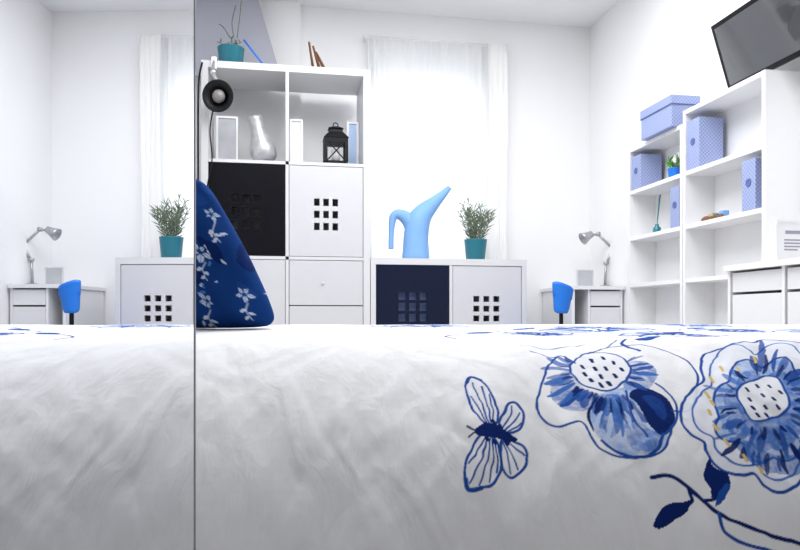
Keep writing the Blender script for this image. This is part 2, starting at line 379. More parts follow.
# ---------- contents of open cells ----------
zs=rows[0]+0.0005
def frame_obj(xa,xb,y,za,zb_,label,m2=M_print,lean=0.03):
    o=empty('picture_frame',((xa+xb)/2,y,za),label,'picture frame')
    holed('frame',xa,xb,za,zb_,y,y+0.015,[(xa+0.012,xb-0.012,za+0.012,zb_-0.012)],M_white,o)
    box('picture',xa+0.010,xb-0.010,y+0.006,y+0.012,za+0.010,zb_-0.010,m2,o,0)
M_pale=mat('pale_grey_print',(0.48,0.49,0.52),0.6,var=0.2,scale=14)
frame_obj(PX(216,4.2),PX(238,4.2),4.20,zs,PZ(225,116,4.2),'white-framed grey picture standing in the open compartment',M_pale)
frame_obj(PX(290,4.2),PX(303,4.2),4.22,zs,PZ(295,118,4.2),'small white picture frame beside the lantern',M_paper)
frame_obj(PX(347,4.2),PX(358.5,4.2),4.20,zs,PZ(355,122,4.2),'small pale blue framed panel standing in for window light beside the lantern',mat('window_light_blue',(0.45,0.6,0.85),0.6))  # window light in the compartment, given as a pale blue panel
vx=PX(266,4.12)
Mv=Matrix.Rotation(math.radians(-14),3,'Y')
va=empty('vase',(vx,4.12,zs),'silvery ceramic bottle vase tilted inside open compartment','vase')
lathe('body',[(0.001,0.006),(0.058,0.008),(0.072,0.03),(0.074,0.07),(0.064,0.115),(0.048,0.150),(0.042,0.185),(0.040,0.245),(0.046,0.265),(0.038,0.265),(0.030,0.22),(0.001,0.2)],(vx,4.12,zs+0.014),M_vase,va,32,Mv)
# lantern
lxc=PX(335.5,4.12); ly=4.12
la=empty('lantern',(lxc,ly,zs),'small black metal candle lantern with pitched roof','lantern')
hw=0.060
boxes('base',[(lxc-hw-0.008,lxc+hw+0.008,ly-hw-0.008,ly+hw+0.008,zs,zs+0.014),(lxc-hw,lxc+hw,ly-hw,ly+hw,zs+0.014,zs+0.028)],M_blk,la)
for sx in (-1,1):
    for sy in (-1,1): box('post',lxc+sx*hw-0.009,lxc+sx*hw+0.009,ly+sy*hw-0.009,ly+sy*hw+0.009,zs+0.02,zs+0.155,M_blk,la,0)
V,Fa=boxg(lxc-hw-0.008,lxc+hw+0.008,ly-hw-0.008,ly+hw+0.008,zs+0.135,zs+0.162)
def frus(a,za,b_,zb_): 
    v=[(lxc-a,ly-a,za),(lxc+a,ly-a,za),(lxc+a,ly+a,za),(lxc-a,ly+a,za),(lxc-b_,ly-b_,zb_),(lxc+b_,ly-b_,zb_),(lxc+b_,ly+b_,zb_),(lxc-b_,ly+b_,zb_)]
    return v,[(0,3,2,1),(4,5,6,7),(0,1,5,4),(1,2,6,5),(2,3,7,6),(3,0,4,7)]
v,f=merge([(V,Fa),frus(hw+0.012,zs+0.162,0.040,zs+0.200),frus(0.036,zs+0.200,0.034,zs+0.222),frus(0.044,zs+0.222,0.016,zs+0.238)])
mk('roof',v,f,M_blk,la)
ring=[(lxc+0.014*math.cos(a),ly,zs+0.248+0.014*math.sin(a)) for a in np.linspace(0,2*math.pi,20)]
tube('ring',ring,0.003,M_blk,la,6)
lathe('candle',[(0.001,0),(0.024,0),(0.024,0.07),(0.02,0.073),(0.001,0.072)],(lxc,ly,zs+0.0285),M_paper,la,20)
v,f=merge([tube_g([(lxc-hw,ly-hw,zs+0.02),(lxc+hw,ly-hw,zs+0.152)],0.004,5),tube_g([(lxc+hw,ly-hw,zs+0.02),(lxc-hw,ly-hw,zs+0.152)],0.004,5)])
mk('lattice',v,f,M_blk,la)

# ---------- bookshelves on right wall ----------
XS=1.93; XSB=2.095
def bookcase(y0,y1,zt,label):
    o=empty('bookcase',((XS+XSB)/2,(y0+y1)/2,0),label,'bookcase',)
    tt=0.02
    boxes('side_panel',[(XS,XSB,y0,y0+tt,0,zt)],M_white,o); boxes('side_panel',[(XS,XSB,y1-tt,y1,0,zt)],M_white,o)
    box('top_board',XS+0.001,XSB-0.001,y0+tt,y1-tt,zt-tt,zt,M_white,o,0)
    box('back_panel',XSB-0.008,XSB-0.001,y0+tt,y1-tt,0.03,zt-tt,M_white,o,0)
    for z_ in SH: box('shelf_board',XS+0.002,XSB-0.008,y0+tt,y1-tt,z_-tt,z_,M_white,o,0)
    return o
SH=[1.325,1.068,0.81,0.55,0.29,0.05]
bookcase(3.105,3.64,1.56,'white open bookcase with lavender boxes against the wall')
bookcase(2.52,3.10,1.62,'taller white open bookcase with a tall side panel')
def sbox(name,x0,x1,y0,y1,z0,z1,label):
    o=empty(name,((x0+x1)/2,(y0+y1)/2,z0),label,'box',"lavender storage boxes")
    box('body',x0,x1,y0,y1,z0+0.0005,z1,M_box,o,0.002)
    box('lid',x0-0.004,x1+0.003,y0-0.004,y1+0.004,z1-0.04,z1+0.003,M_box,o,0.002)['label']='patterned lift-off lid'
    box('lid_trim',x0-0.005,x1+0.002,y0-0.005,y1+0.005,z1-0.043,z1-0.039,M_boxedge,o,0)
    return o
sbox('blue_box',1.90,2.05,3.15,3.44,1.5605,1.712,'lavender patterned box with lid on top of the bookcase')
def magfile(x0,x1,y0,y1,z0,z1,label):
    o=empty('magazine_file',((x0+x1)/2,(y0+y1)/2,z0),label,'box',"lavender magazine files")
    z0+=0.0005
    v,f=boxg(x0,x1,y0,y1,z0,z1)
    mk('body',v,f,M_box,o,False,0.002)
    R=Matrix.Rotation(math.radians(-90),3,'Y')
    lathe('grip_hole',[(0.001,0.0015),(0.013,0.0015),(0.016,0.003),(0.018,0.0005)],(x0,(y0+y1)/2,z0+(z1-z0)*0.55),M_boxedge,o,20,R)
magfile(1.935,2.06,3.51,3.61,SH[0],1.51,'lavender magazine file on the bookcase shelf')
magfile(1.935,2.06,2.975,3.075,SH[0],1.56,'lavender magazine file under the bookcase top')
magfile(1.935,2.06,2.585,2.67,SH[1],1.28,'lavender magazine file beside the side panel')
magfile(1.935,2.06,3.14,3.22,SH[1],1.27,'lavender magazine file on the lower shelf')
# flower pot on shelf
fx,fy=1.99,3.27
fp=empty('potted_flower',(fx,fy,SH[0]),'small white flowers with green leaves in a blue pot','plant')
pot('pot',(fx,fy,SH[0]+0.0005),0.035,0.055,M_blue,fp)
v,f=needles((fx,fy,SH[0]+0.05),0.045,0.06,8,0.035,0.008,21,6); mk('foliage',v,f,M_leafb,fp)
pr=[]
R_=random.Random(4)
for k in range(12):
    c=Vector((fx+R_.uniform(-.03,.03),fy+R_.uniform(-.045,.045),SH[0]+0.085+R_.uniform(0,.035)))
    for q in range(5):
        a=q*1.2566; d=Vector((-0.3,math.cos(a),math.sin(a)))*0.016; s_=Vector((0,-math.sin(a),math.cos(a)))*0.009
        pr.append(([c,c+d*0.6+s_,c+d,c+d*0.6-s_],[(0,1,2,3)]))
v,f=merge(pr); mk('petals',v,f,M_petal,fp)['kind']='stuff'
# reed diffuser
dx,dy=1.985,3.43
df=empty('reed_diffuser',(dx,dy,SH[1]),'teal glass reed diffuser with slender dark reeds','diffuser')
lathe('bottle',[(0.001,0),(0.020,0),(0.022,0.006),(0.020,0.03),(0.010,0.04),(0.010,0.050),(0.007,0.050),(0.001,0.04)],(dx,dy,SH[1]+0.0005),M_cyan,df,24)
v,f=merge([tube_g([(dx,dy,SH[1]+0.045),(dx-0.005*k,dy-0.012*k-0.03,SH[1]+0.20)],0.0025,5) for k in (-1.2,-0.4,0.5,1.3)]); mk('reeds',v,f,M_cyan,df)
# toy train
ty=empty('toy_train',(1.97,2.90,SH[1]),'small colourful wooden toy train on the bookcase shelf','toy')
for k,(yy,m_) in enumerate([(2.96,M_red),(2.92,M_yel),(2.88,M_teal),(2.84,M_can)]):
    box('wagon',1.955,1.985,yy-0.016,yy+0.016,SH[1]+0.010,SH[1]+0.025+0.008*(k%2),m_,ty,0.002)
    for sy in (-0.010,0.010):
        lathe('wheel',[(0.001,0),(0.009,0),(0.009,0.005),(0.001,0.005)],(1.948,yy+sy,SH[1]+0.0095),M_wood,ty,14,Matrix.Rotation(math.radians(90),3,'Y'))

# ---------- desk near bookcase ----------
dk=empty('desk_with_drawers',(1.92,2.1,0),'white desk cabinet with drawers beside the bookcase','desk')
dz_=0.825
box('desktop',1.735,2.09,1.55,2.505,dz_-0.022,dz_,M_white,dk,0.001)
boxes('body',[(1.75,2.09,2.485,2.50,0,dz_-0.022),(1.75,2.09,2.185,2.20,0,dz_-0.022),(1.75,2.09,1.56,1.575,0,dz_-0.022),(2.07,2.085,1.575,2.485,0.05,dz_-0.022),(1.76,2.07,1.575,2.485,0.03,0.05)],M_white,dk)
zz=dz_-0.026
for hgt in (0.085,0.17,0.17,0.17,0.15):
    for a,b_ in ((2.207,2.478),(1.88,2.178),(1.58,1.873)): box('drawer',1.755,1.771,a,b_,zz-hgt+0.006,zz-0.004,M_gap,dk,0.001)
    zz-=hgt
# info card
ic=empty('tabletop_sign',(1.86,2.27,dz_),'white framed info card with small grey print standing on the desk','sign')
cx0,cx1,cy_=1.80,1.96,2.29
holed('frame',cx0,cx1,dz_+0.0005,dz_+0.155,cy_,cy_+0.012,[(cx0+0.008,cx1-0.008,dz_+0.009,dz_+0.147)],M_gap,ic)
box('card',cx0+0.007,cx1-0.007,cy_+0.004,cy_+0.009,dz_+0.008,dz_+0.148,M_paper,ic,0)
for k,(a,b_,c,h_) in enumerate([(0.04,0.12,0.105,0.012),(0.035,0.10,0.080,0.005),(0.035,0.13,0.068,0.005),(0.035,0.12,0.056,0.005),(0.035,0.09,0.044,0.005)]):
    box('text_line',cx0+a,cx0+b_,cy_+0.003,cy_+0.004,dz_+c,dz_+c+h_,M_print,ic,0)

# ---------- television ----------
tv=empty('television',(1.97,2.5,1.64),'black flat-screen television on a tilted wall bracket','television')
def slab(y0,y1,za,zb_,xa,xb,off,th):
    n=Vector((-(zb_-za),0,-(xa-xb))).normalized()
    c=[Vector((xa,y0,za)),Vector((xa,y1,za)),Vector((xb,y1,zb_)),Vector((xb,y0,zb_))]
    f_=[q+n*off for q in c]; k_=[q+n*(off-th) for q in c]
    return f_+k_,[(0,1,2,3),(4,7,6,5),(0,4,5,1),(1,5,6,2),(2,6,7,3),(3,7,4,0)]
Y0,Y1=2.18,2.83
v,f=slab(Y0,Y1,1.632,1.915,1.985,1.895,0,0.022); mk('casing',v,f,M_tvb,tv,False,0.003)
k=0.07
v,f=slab(Y0+0.022,Y1-0.022,1.632+0.283*k,1.915-0.283*k,1.985-0.09*k,1.895+0.09*k,0.0015,0.002); mk('screen',v,f,M_scr,tv)
boxes('wall_bracket',[(1.96,2.095,2.45,2.55,1.80,1.84),(2.08,2.0995,2.40,2.60,1.74,1.90)],M_blk,tv)

# ---------- corner desk, chair, lamp ----------
cd=empty('corner_desk',(1.93,4.22,0),'small white desk with drawers in the room corner','desk')
cz=0.815
box('desktop',1.74,2.09,3.98,4.47,cz-0.022,cz,M_white,cd,0.001)
boxes('leg_panel',[(1.75,1.77,3.99,4.46,0,cz-0.022)],M_white,cd)
boxes('body',[(1.86,1.875,4.0,4.46,0,cz-0.022),(2.07,2.085,4.0,4.46,0,cz-0.022),(1.875,2.07,4.44,4.46,0.03,cz-0.022)],M_white,cd)
zz=cz-0.026
for hgt in (0.10,0.16,0.2,0.25):
    d=box('drawer',1.877,2.068,3.998,4.012,zz-hgt+0.006,zz-0.004,M_gap,cd,0.001); zz-=hgt
box('back_rail',1.77,1.86,4.44,4.455,cz-0.18,cz-0.022,M_white,cd,0)
frc=empty('photo_card',(PX(585,4.2),4.2,cz),'small framed photo card standing on the corner desk','picture frame')
xa,xb=PX(577,4.2),PX(594,4.2)
holed('frame',xa,xb,cz+0.0005,cz+0.115,4.20,4.21,[(xa+0.008,xb-0.008,cz+0.01,cz+0.107)],M_cab,frc)
box('picture',xa+0.007,xb-0.007,4.204,4.208,cz+0.009,cz+0.108,M_pale,frc,0)
yl=4.20
dl=empty('desk_lamp',(PX(605,yl),yl,cz),'silver articulated desk lamp on the corner desk','lamp')
M_steel=mat('silver_steel',(0.42,0.43,0.45),0.35,metal=0.7)
lathe('base',[(0.001,0),(0.045,0),(0.045,0.008),(0.03,0.014),(0.008,0.018),(0.001,0.018)],(PX(605,yl),yl,cz+0.0005),M_steel,dl,28)
tube('post',[(PX(605,yl),yl,cz+0.015),P(606,262,yl)],0.009,M_steel,dl,10)
tube('lower_arm',[P(606,264,yl),P(613,249,yl)],0.009,M_steel,dl,8)
for q in [(606,263),(613,249),(598,234)]:
    lathe('joint',[(0.001,-0.011),(0.014,-0.011),(0.014,0.011),(0.001,0.011)],P(q[0],q[1],yl),M_steel,dl,16,Matrix.Rotation(math.radians(90),3,'X'))
tube('upper_arm',[P(613,249,yl),P(598,234,yl)],0.009,M_steel,dl,8)
Rh=Matrix.Rotation(math.radians(62),3,'Y')
lathe('lamp_shade',[(0.010,0.050),(0.020,0.045),(0.026,0.015),(0.033,-0.005),(0.040,-0.028),(0.037,-0.028),(0.024,0.0),(0.001,0.02)],Vector(P(586,237,yl)),M_steel,dl,28,Rh)
tube('neck',[P(598,234,yl),P(591,235,yl)],0.008,M_steel,dl,8)

ccx=1.535
ch=empty('desk_chair',(ccx,3.78,0),'bright blue plastic desk chair with curved backrest','chair')
def shell(cx,cy,w0,w1,z0,z1,curve,m,par):
    V=[];Fa=[];nx=14;nz=10
    for j in range(nz+1):
        tz=j/nz; w_=w0+(w1-w0)*tz; 
        rc=1-0.03*max(0,(tz-0.8)/0.2)**2-0.06*max(0,(0.15-tz)/0.15)**2
        for i in range(nx+1):
            u=-1+2*i/nx; V.append((cx+u*w_*rc,cy+curve*(1-u*u)-0.02*tz,z0+(z1-z0)*tz-0.012*abs(u)**6*(1 if tz>0.5 else -1)-0.020*u*tz))
    n=len(V); V+=[(a,b_+0.012,c) for a,b_,c in V]
    for j in range(nz):
        for i in range(nx):
            a=j*(nx+1)+i; Fa.append((a,a+1,a+nx+2,a+nx+1)); Fa.append((n+a,n+a+nx+1,n+a+nx+2,n+a+1))
    bd_=[i for i in range(nx+1)]+[j*(nx+1)+nx for j in range(1,nz+1)]+[nz*(nx+1)+i for i in range(nx-1,-1,-1)]+[j*(nx+1) for j in range(nz-1,0,-1)]
    for q in range(len(bd_)):
        a,b2=bd_[q],bd_[(q+1)%len(bd_)]; Fa.append((a,n+a,n+b2,b2))
    return mk('backrest',V,Fa,m,par,True)
cbx=1.522
shell(cbx,3.60,0.042,0.060,0.645,0.805,-0.02,M_blue,ch)
v,f=lathe_g([(0.001,-0.015),(0.17,-0.012),(0.19,0.0),(0.185,0.014),(0.12,0.008),(0.001,0.004)],(ccx,3.79,0.46),32); mk('seat',v,f,M_blue,ch,True)
tube('back_support',crm([(cbx,3.72,0.44),(cbx,3.62,0.45),(cbx,3.61,0.70)],5),0.012,M_blk,ch,8)
tube('column',[(ccx,3.79,0.05),(ccx,3.79,0.45)],0.02,M_chrome,ch,14)
for k in range(5):
    a=k*2*math.pi/5+0.3
    tube('leg',[(ccx,3.79,0.07),(ccx+0.18*math.cos(a),3.79+0.18*math.sin(a),0.03)],[0.016,0.011],M_blk,ch,8)
    lathe('caster',[(0.001,-0.01),(0.018,-0.01),(0.018,0.01),(0.001,0.01)],(ccx+0.185*math.cos(a),3.79+0.185*math.sin(a),0.0185),M_blk,ch,12,Matrix.Rotation(math.radians(90),3,'X'))

# ---------- mirror & bed frames: local (s along, l lateral) ----------
S=Vector((math.sin(BED),math.cos(BED),0)); Lx=Vector((math.cos(BED),-math.sin(BED),0))
def bl(s_,l_,z_): return S*s_+Lx*l_+Vector((0,0,z_))
def bbox(name,s0,s1,l0,l1,z0,z1,m,par,bev=0):
    v,f=boxg(s0,s1,l0,l1,z0,z1); return mk(name,[bl(*q) for q in v],f,m,par,False,bev)
DM=0.160; SE=0.728
mi=empty('mirror_door',bl(0.2,-DM-0.01,0.02),'tall frameless wardrobe mirror door standing beside the bed','mirror')
bbox('door_panel',-0.15,SE,-DM-0.026,-DM-0.004,0.02,2.3,M_white,mi)
bbox('mirror_glass',-0.15,SE-0.005,-DM-0.004,-DM,0.02,2.3,M_mirror,mi)
bbox('edge_strip',SE-0.005,SE,-DM-0.004,-DM+0.0006,0.02,2.3,M_seam,mi)

bed=empty('bed',bl(1.35,0.3,0),'low upholstered bed base with thick mattress','bed')
bbox('mattress',1.0,1.84,-0.93,1.36,0.25,0.55,M_paper,bed,0.03)
bbox('bed_base',0.95,1.84,-0.93,1.36,0.10,0.25,M_cab,bed,0.005)
for s_ in (1.0,1.80):
    for l_ in (-0.88,1.32): bbox('leg',s_-0.03,s_+0.03,l_-0.03,l_+0.03,0,0.10,M_blk,bed)

# bedspread profile
prof=[(0.835,0.05),(0.815,0.14)]
SC=1.68
for a in np.linspace(0,90,40):
    q=math.radians(a); s_=0.68-0.205*math.cos(q); z_=0.41+0.188*math.sin(q); prof.append((s_*SC,H-(H-z_)*SC))
itop=len(prof)-1
zt0=prof[-1][1]
prof+=[(1.3,zt0+0.006),(1.5,zt0+0.013),(1.65,zt0+0.018),(1.80,zt0+0.020)]
zt1=zt0+0.020
for a in np.linspace(10,90,10):
    q=math.radians(a); prof.append((1.80+0.09*math.sin(q),zt1-0.09*(1-math.cos(q))))
prof+=[(1.90,0.15)]
prof=np.array(prof); seg=np.hypot(*np.diff(prof,axis=0).T); arc=np.concatenate([[0],np.cumsum(seg)])
def prof_at(bv): return np.interp(bv,arc,prof[:,0]),np.interp(bv,arc,prof[:,1])
def b_of_s(s_): return arc[itop]+(s_-prof[itop,0])
REL=math.radians(RELD)
fine_b=np.linspace(0,arc[-3],8000); fs_,fz_=prof_at(fine_b)
def cloth(u,v):
    r=(u-400)/F; ds=-r*math.sin(REL)+math.cos(REL); dl_=r*math.cos(REL)+math.sin(REL); dz2=(HV-v)/F
    k=fs_/ds; val=H+k*dz2-fz_
    i=np.where(val<=0)[0]
    i=i[0] if len(i) else len(fine_b)-1
    return (k[i]*dl_, fine_b[i])
la_=np.concatenate([np.arange(-1.0,-0.22,0.02),np.arange(-0.22,0.05,0.002),np.arange(0.05,0.76,0.0012),np.arange(0.76,1.52,0.0045)])
b0_=arc[2]+0.02
ba_=np.concatenate([np.arange(0,b0_,0.02),np.arange(b0_,b_of_s(1.20),0.0013),np.arange(b_of_s(1.20),b_of_s(1.5),0.003),np.arange(b_of_s(1.5),arc[-1],0.006)])
NL,NB=len(la_),len(ba_); LL,BB=np.meshgrid(la_,ba_); LL=LL.ravel(); BB=BB.ravel()
print('cloth verts',NL*NB)
def vnoise(a,b_,sa,sb,seed):
    r=np.random.RandomState(seed); G=r.rand(256,256)*2-1
    x=a/sa+1000; y=b_/sb+1000; xi=np.floor(x).astype(int); yi=np.floor(y).astype(int); fx_=x-xi; fy_=y-yi
    fx_=fx_**3*(fx_*(fx_*6-15)+10); fy_=fy_**3*(fy_*(fy_*6-15)+10)
    g=lambda i,j: G[i%256,j%256]
    return (g(xi,yi)*(1-fx_)+g(xi+1,yi)*fx_)*(1-fy_)+(g(xi,yi+1)*(1-fx_)+g(xi+1,yi+1)*fx_)*fy_

class Painter:
    def __init__(s,A,B,base,wob=0.0,ns=0.014):
        s.A=A+wob*vnoise(A,B,ns,ns,77); s.B=B+wob*vnoise(A,B,ns,ns,78); s.C=np.tile(np.array(base,float),(len(A),1))
        s.N=np.clip(0.5+0.6*vnoise(A,B,ns*0.9,ns*0.9,79)+0.35*vnoise(A,B,ns*0.3,ns*0.3,80),0,1)
    def sub(s,pts,pad):
        return np.where((s.A>pts[:,0].min()-pad)&(s.A<pts[:,0].max()+pad)&(s.B>pts[:,1].min()-pad)&(s.B<pts[:,1].max()+pad))[0]
    def put(s,idx,al,col): s.C[idx]=s.C[idx]*(1-al[:,None])+np.array(col)*al[:,None]
    def stroke(s,pts,w,col,aa=0.0009,closed=False,taper=False,smooth=True,alpha=1.0):
        pts=np.array(crm(pts,6,closed) if smooth else pts)
        if closed: pts=np.vstack([pts,pts[:1]])
        idx=s.sub(pts,w+aa)
        if not len(idx): return
        a=s.A[idx];b_=s.B[idx]; D=np.full(len(idx),1e9); n=len(pts)-1
        for i in range(n):
            p,q=pts[i],pts[i+1]; d=q-p; L2=d@d+1e-12
            t_=np.clip(((a-p[0])*d[0]+(b_-p[1])*d[1])/L2,0,1)
            dd=np.hypot(a-p[0]-t_*d[0],b_-p[1]-t_*d[1])
            ww=w*0.5
            if taper: ww=w*0.5*(0.35+0.65*math.sin(math.pi*(i+0.5)/n))
            D=np.minimum(D,dd-ww)
        s.put(idx,np.clip(0.5-D/aa,0,1)*alpha,col)
    def fill(s,pts,col,smooth=True,alpha=1.0,wc=0.0):
        pts=np.array(crm(pts,6,True) if smooth else pts); idx=s.sub(pts,0)
        if not len(idx): return
        a=s.A[idx];b_=s.B[idx]; ins=np.zeros(len(idx),bool); n=len(pts)
        for i in range(n):
            x1_,y1_=pts[i]; x2_,y2_=pts[(i+1)%n]
            c=((y1_>b_)!=(y2_>b_))&(a<(x2_-x1_)*(b_-y1_)/(y2_-y1_+1e-15)+x1_); ins^=c
        al=ins.astype(float)*alpha
        if wc: al=al*((1-wc)+wc*s.N[idx])
        s.put(idx,al,col)
NAVY=(0.005,0.020,0.13); BLUE=(0.015,0.075,0.34); MID=(0.05,0.15,0.48); LITE=(0.22,0.37,0.70); PALE=(0.50,0.60,0.82); YEL=(0.66,0.48,0.16)
BASE=(0.85,0.85,0.865)
pt=Painter(LL,BB,BASE,0.0012,0.012)
K=lambda L_: [cloth(*q) for q in L_]
PXW=0.00120
def flower(pt,c,R,rs,wd=0.0025,petals=5,rot=0,fillp=True):
    R_=random.Random(rs); c=np.array(c)
    def pol(a,r): return (c[0]+r*math.cos(a),c[1]+r*math.sin(a))
    n=petals
    for k in range(n):
        a0=rot+2*math.pi*k/n; w_=math.pi/n*1.05
        pet=[pol(a0-w_*0.25,R*0.28),pol(a0-w_*0.9,R*0.68),pol(a0-w_*0.65,R*0.95),pol(a0-w_*0.15,R*R_.uniform(.9,1.02)),pol(a0+w_*0.4,R*1.0),pol(a0+w_*0.9,R*0.75),pol(a0+w_*0.25,R*0.28)]
        if fillp and k%2==0: pt.fill(pet,MID,alpha=0.6,wc=0.7)
        pt.stroke(pet,wd,BLUE,closed=True)
        for j in range(7):
            a=a0+w_*(-0.65+1.3*j/6); pt.stroke([pol(a,R*0.3),pol(a+0.04,R*R_.uniform(.5,.8))],wd*1.6,MID if j%2 else BLUE,taper=True)
    pt.fill([pol(a,R*0.27*(1+0.1*math.sin(5*a))) for a in np.linspace(0,6.0,14)],(0.78,0.79,0.85))
    pt.stroke([pol(a,R*0.28*(1+0.1*math.sin(5*a))) for a in np.linspace(0,6.0,14)],wd,BLUE,closed=True)
    for k in range(14):
        r=R*0.22*math.sqrt(R_.random()); a=R_.random()*6.28; q=pol(a,r); pt.stroke([q,(q[0]+1e-4,q[1])],wd*1.4,NAVY,smooth=False)
def leaf(pt,p,q,w_,col=BLUE):
    p=np.array(p);q=np.array(q);d=q-p;n=np.array([-d[1],d[0]])
    pt.fill([p,p+d*0.35+n*w_,p+d*0.75+n*w_*0.7,q,p+d*0.65-n*w_*0.8,p+d*0.25-n*w_*0.8],col)
# flowers printed over the bed top
tf=[(0.16,1.68,0.12,1),(0.52,1.50,0.14,2),(0.85,1.70,0.13,3),(0.60,1.27,0.10,4),(1.02,1.36,0.14,5),(1.30,1.66,0.13,6),(-0.30,1.72,0.11,8),(-0.6,1.45,0.13,9),(0.90,1.16,0.10,10),(1.3,1.15,0.13,11),(0.80,1.42,0.08,12),(0.36,1.34,0.07,13)]
for l_,s_,R_,k in tf: flower(pt,(l_,b_of_s(s_)),R_,k,0.006,5,k*0.7)
for k in range(10):
    l_=0.22+0.13*k; s_=1.32+0.2*math.sin(k*2.1); p=(l_,b_of_s(s_)); leaf(pt,p,(l_+0.06,b_of_s(s_+0.06)),0.22); pt.stroke([p,(l_-0.05,b_of_s(s_-0.05)),(l_-0.04,b_of_s(s_-0.10))],0.005,BLUE)
flower(pt,(1.15,0.25),0.15,31,0.004); flower(pt,(-0.62,0.30),0.15,32,0.004)
def st(L_,w_,c,closed=False,taper=False,alpha=1.0): pt.stroke(K(L_),w_*PXW,c,closed=closed,taper=taper,alpha=alpha)
def fi(L_,c,alpha=1.0,wc=0.0): pt.fill(K(L_),c,alpha=alpha,wc=wc)
def brush(cx_,cy_,ra,rb,q0,q1,n,asp,seed,cols,w0=5,al=(0.7,1.0)):
    R_=random.Random(seed)
    for i in range(n):
        a=math.radians(q0+(q1-q0)*(i+R_.uniform(-.35,.35))/max(1,n-1)); r0=ra*R_.uniform(0.92,1.05); r1=ra+(rb-ra)*R_.uniform(0.45,1.0); a2=a+R_.uniform(-.10,.10)
        p=(cx_+r0*math.cos(a),cy_+r0*asp*math.sin(a)); q=(cx_+r1*math.cos(a2),cy_+r1*asp*math.sin(a2)); m_=((p[0]+q[0])/2+R_.uniform(-2,2),(p[1]+q[1])/2+R_.uniform(-2,2))
        st([p,m_,q],w0*R_.uniform(0.6,1.5),R_.choice(cols),taper=True,alpha=R_.uniform(*al))
# --- main flower ---
fi([(574,368),(560,374),(551,388),(554,402),(566,412),(584,413),(596,402),(584,390)],MID,0.75,0.6)
fi([(628,362),(644,360),(656,368),(655,382),(642,392),(624,388)],MID,0.75,0.6)
fi([(596,396),(588,414),(594,436),(608,450),(626,458),(648,457),(662,448),(670,430),(668,404),(650,392),(626,388)],LITE,0.85,0.5)
fi([(600,396),(594,412),(602,432),(612,440),(622,424),(622,398)],MID,0.9,0.5)
fi([(622,430),(630,452),(648,455),(660,444),(664,432),(650,434),(636,420)],MID,0.75,0.6)
fi([(629,396),(643,389),(660,395),(673,411),(671,428),(658,437),(646,424),(638,408)],NAVY,1.0,0)
fi([(642,398),(656,399),(665,411),(663,422),(652,412)],BLUE,0.8,0.4)
brush(600,372,30,62,100,205,12,0.75,1,[BLUE,BLUE,MID],8)
brush(600,372,30,48,95,210,9,0.75,6,[NAVY],4.2)
brush(604,372,28,54,-30,30,6,0.75,3,[BLUE,MID],8)
brush(604,372,27,42,-30,30,5,0.75,7,[NAVY],4)
brush(612,378,24,76,62,112,6,0.95,4,[BLUE,MID],7)
brush(612,378,24,54,55,112,7,0.95,5,[NAVY],4.2)
brush(612,378,40,72,62,108,4,0.95,8,[PALE],4)
cen=[(570,367),(577,357),(590,351),(604,350),(619,354),(629,363),(630,374),(621,385),(606,391),(590,388),(577,380)]
fi(cen,(0.82,0.83,0.87)); st(cen,3.0,BLUE,closed=True)
for a in [(582,364),(591,358),(602,356),(613,361),(621,368),(584,372),(594,367),(605,367),(614,375),(590,379),(600,375),(608,382),(600,384)]:
    st([a,(a[0]+1.8,a[1]+3)],4.6,NAVY)
st([(575,362),(560,354),(548,366),(541,385),(537,404),(543,420),(560,430),(580,424),(590,440),(598,452),(615,459),(640,461),(658,455),(668,440),(670,428)],2.8,BLUE)
st([(588,352),(606,345),(630,345),(655,347),(680,355),(695,370),(697,390),(690,410),(672,412)],2.8,BLUE)
st([(656,384),(668,394),(676,408),(674,424),(664,436)],3,BLUE)
st([(598,398),(588,416),(592,434)],3.4,NAVY,taper=True); st([(662,436),(655,452),(640,461),(615,455),(600,444)],3.4,BLUE); st([(626,392),(632,420),(646,440)],2.6,BLUE)
st([(530,350),(548,356),(560,354)],2.2,MID); st([(520,343),(540,347),(560,346),(585,342)],2.2,MID); st([(606,345),(630,339),(660,338),(690,341)],2.2,BLUE)
# --- second flower ---
def scal(r,n,amp,ph=0,w=3): 
    return [(766+(r+amp*abs(math.sin(n*a/2+ph))+w*math.sin(2*a+1)+w*0.6*math.sin(5*a))*1.06*math.cos(a),413+(r+amp*abs(math.sin(n*a/2+ph))+w*math.sin(2*a+1)+w*0.6*math.sin(5*a))*1.08*math.sin(a)) for a in np.linspace(0,2*math.pi,n*6,endpoint=False)]
def clipv(L_): return [(x,max(y,346+0.12*abs(x-764))) for x,y in L_]
fi(clipv(scal(64,7,13,0,5)),(0.78,0.80,0.87),0.9)
st(clipv(scal(64,7,13,0,5)),3.4,BLUE,closed=True)
st(clipv(scal(55,7,11,0,5)),2.4,MID,closed=True)
fi(clipv(scal(42,8,9,0.4,3)),LITE,0.9,0.45)
fi(clipv([(x,y) for x,y in scal(34,8,7,0.4,3)]),MID,0.85,0.5)
st(clipv(scal(42,8,9,0.4,3)),3.0,BLUE,closed=True)
brush(763,404,33,62,0,360,24,0.95,11,[BLUE,MID,BLUE],7.5)
brush(763,404,30,48,0,360,22,0.92,12,[NAVY],4.4)
fi([(728,442),(744,462),(765,474),(792,476),(815,466),(808,454),(775,456),(746,444)],MID,0.9,0.4)
brush(766,420,40,66,40,150,10,0.92,13,[NAVY,BLUE],5.5)
ring_=[(762+(25+2*math.sin(4*a))*math.cos(a),401+(22+2*math.sin(4*a))*math.sin(a)) for a in np.linspace(0,6.0,16)]
fi(ring_,(0.82,0.83,0.87)); st(ring_,3,BLUE,closed=True)
for a in [(745,391),(755,387),(767,388),(778,394),(748,400),(760,397),(771,401),(751,409),(763,408),(775,409),(764,416),(755,416)]: st([a,(a[0]+2,a[1]+2.4)],3.8,NAVY)
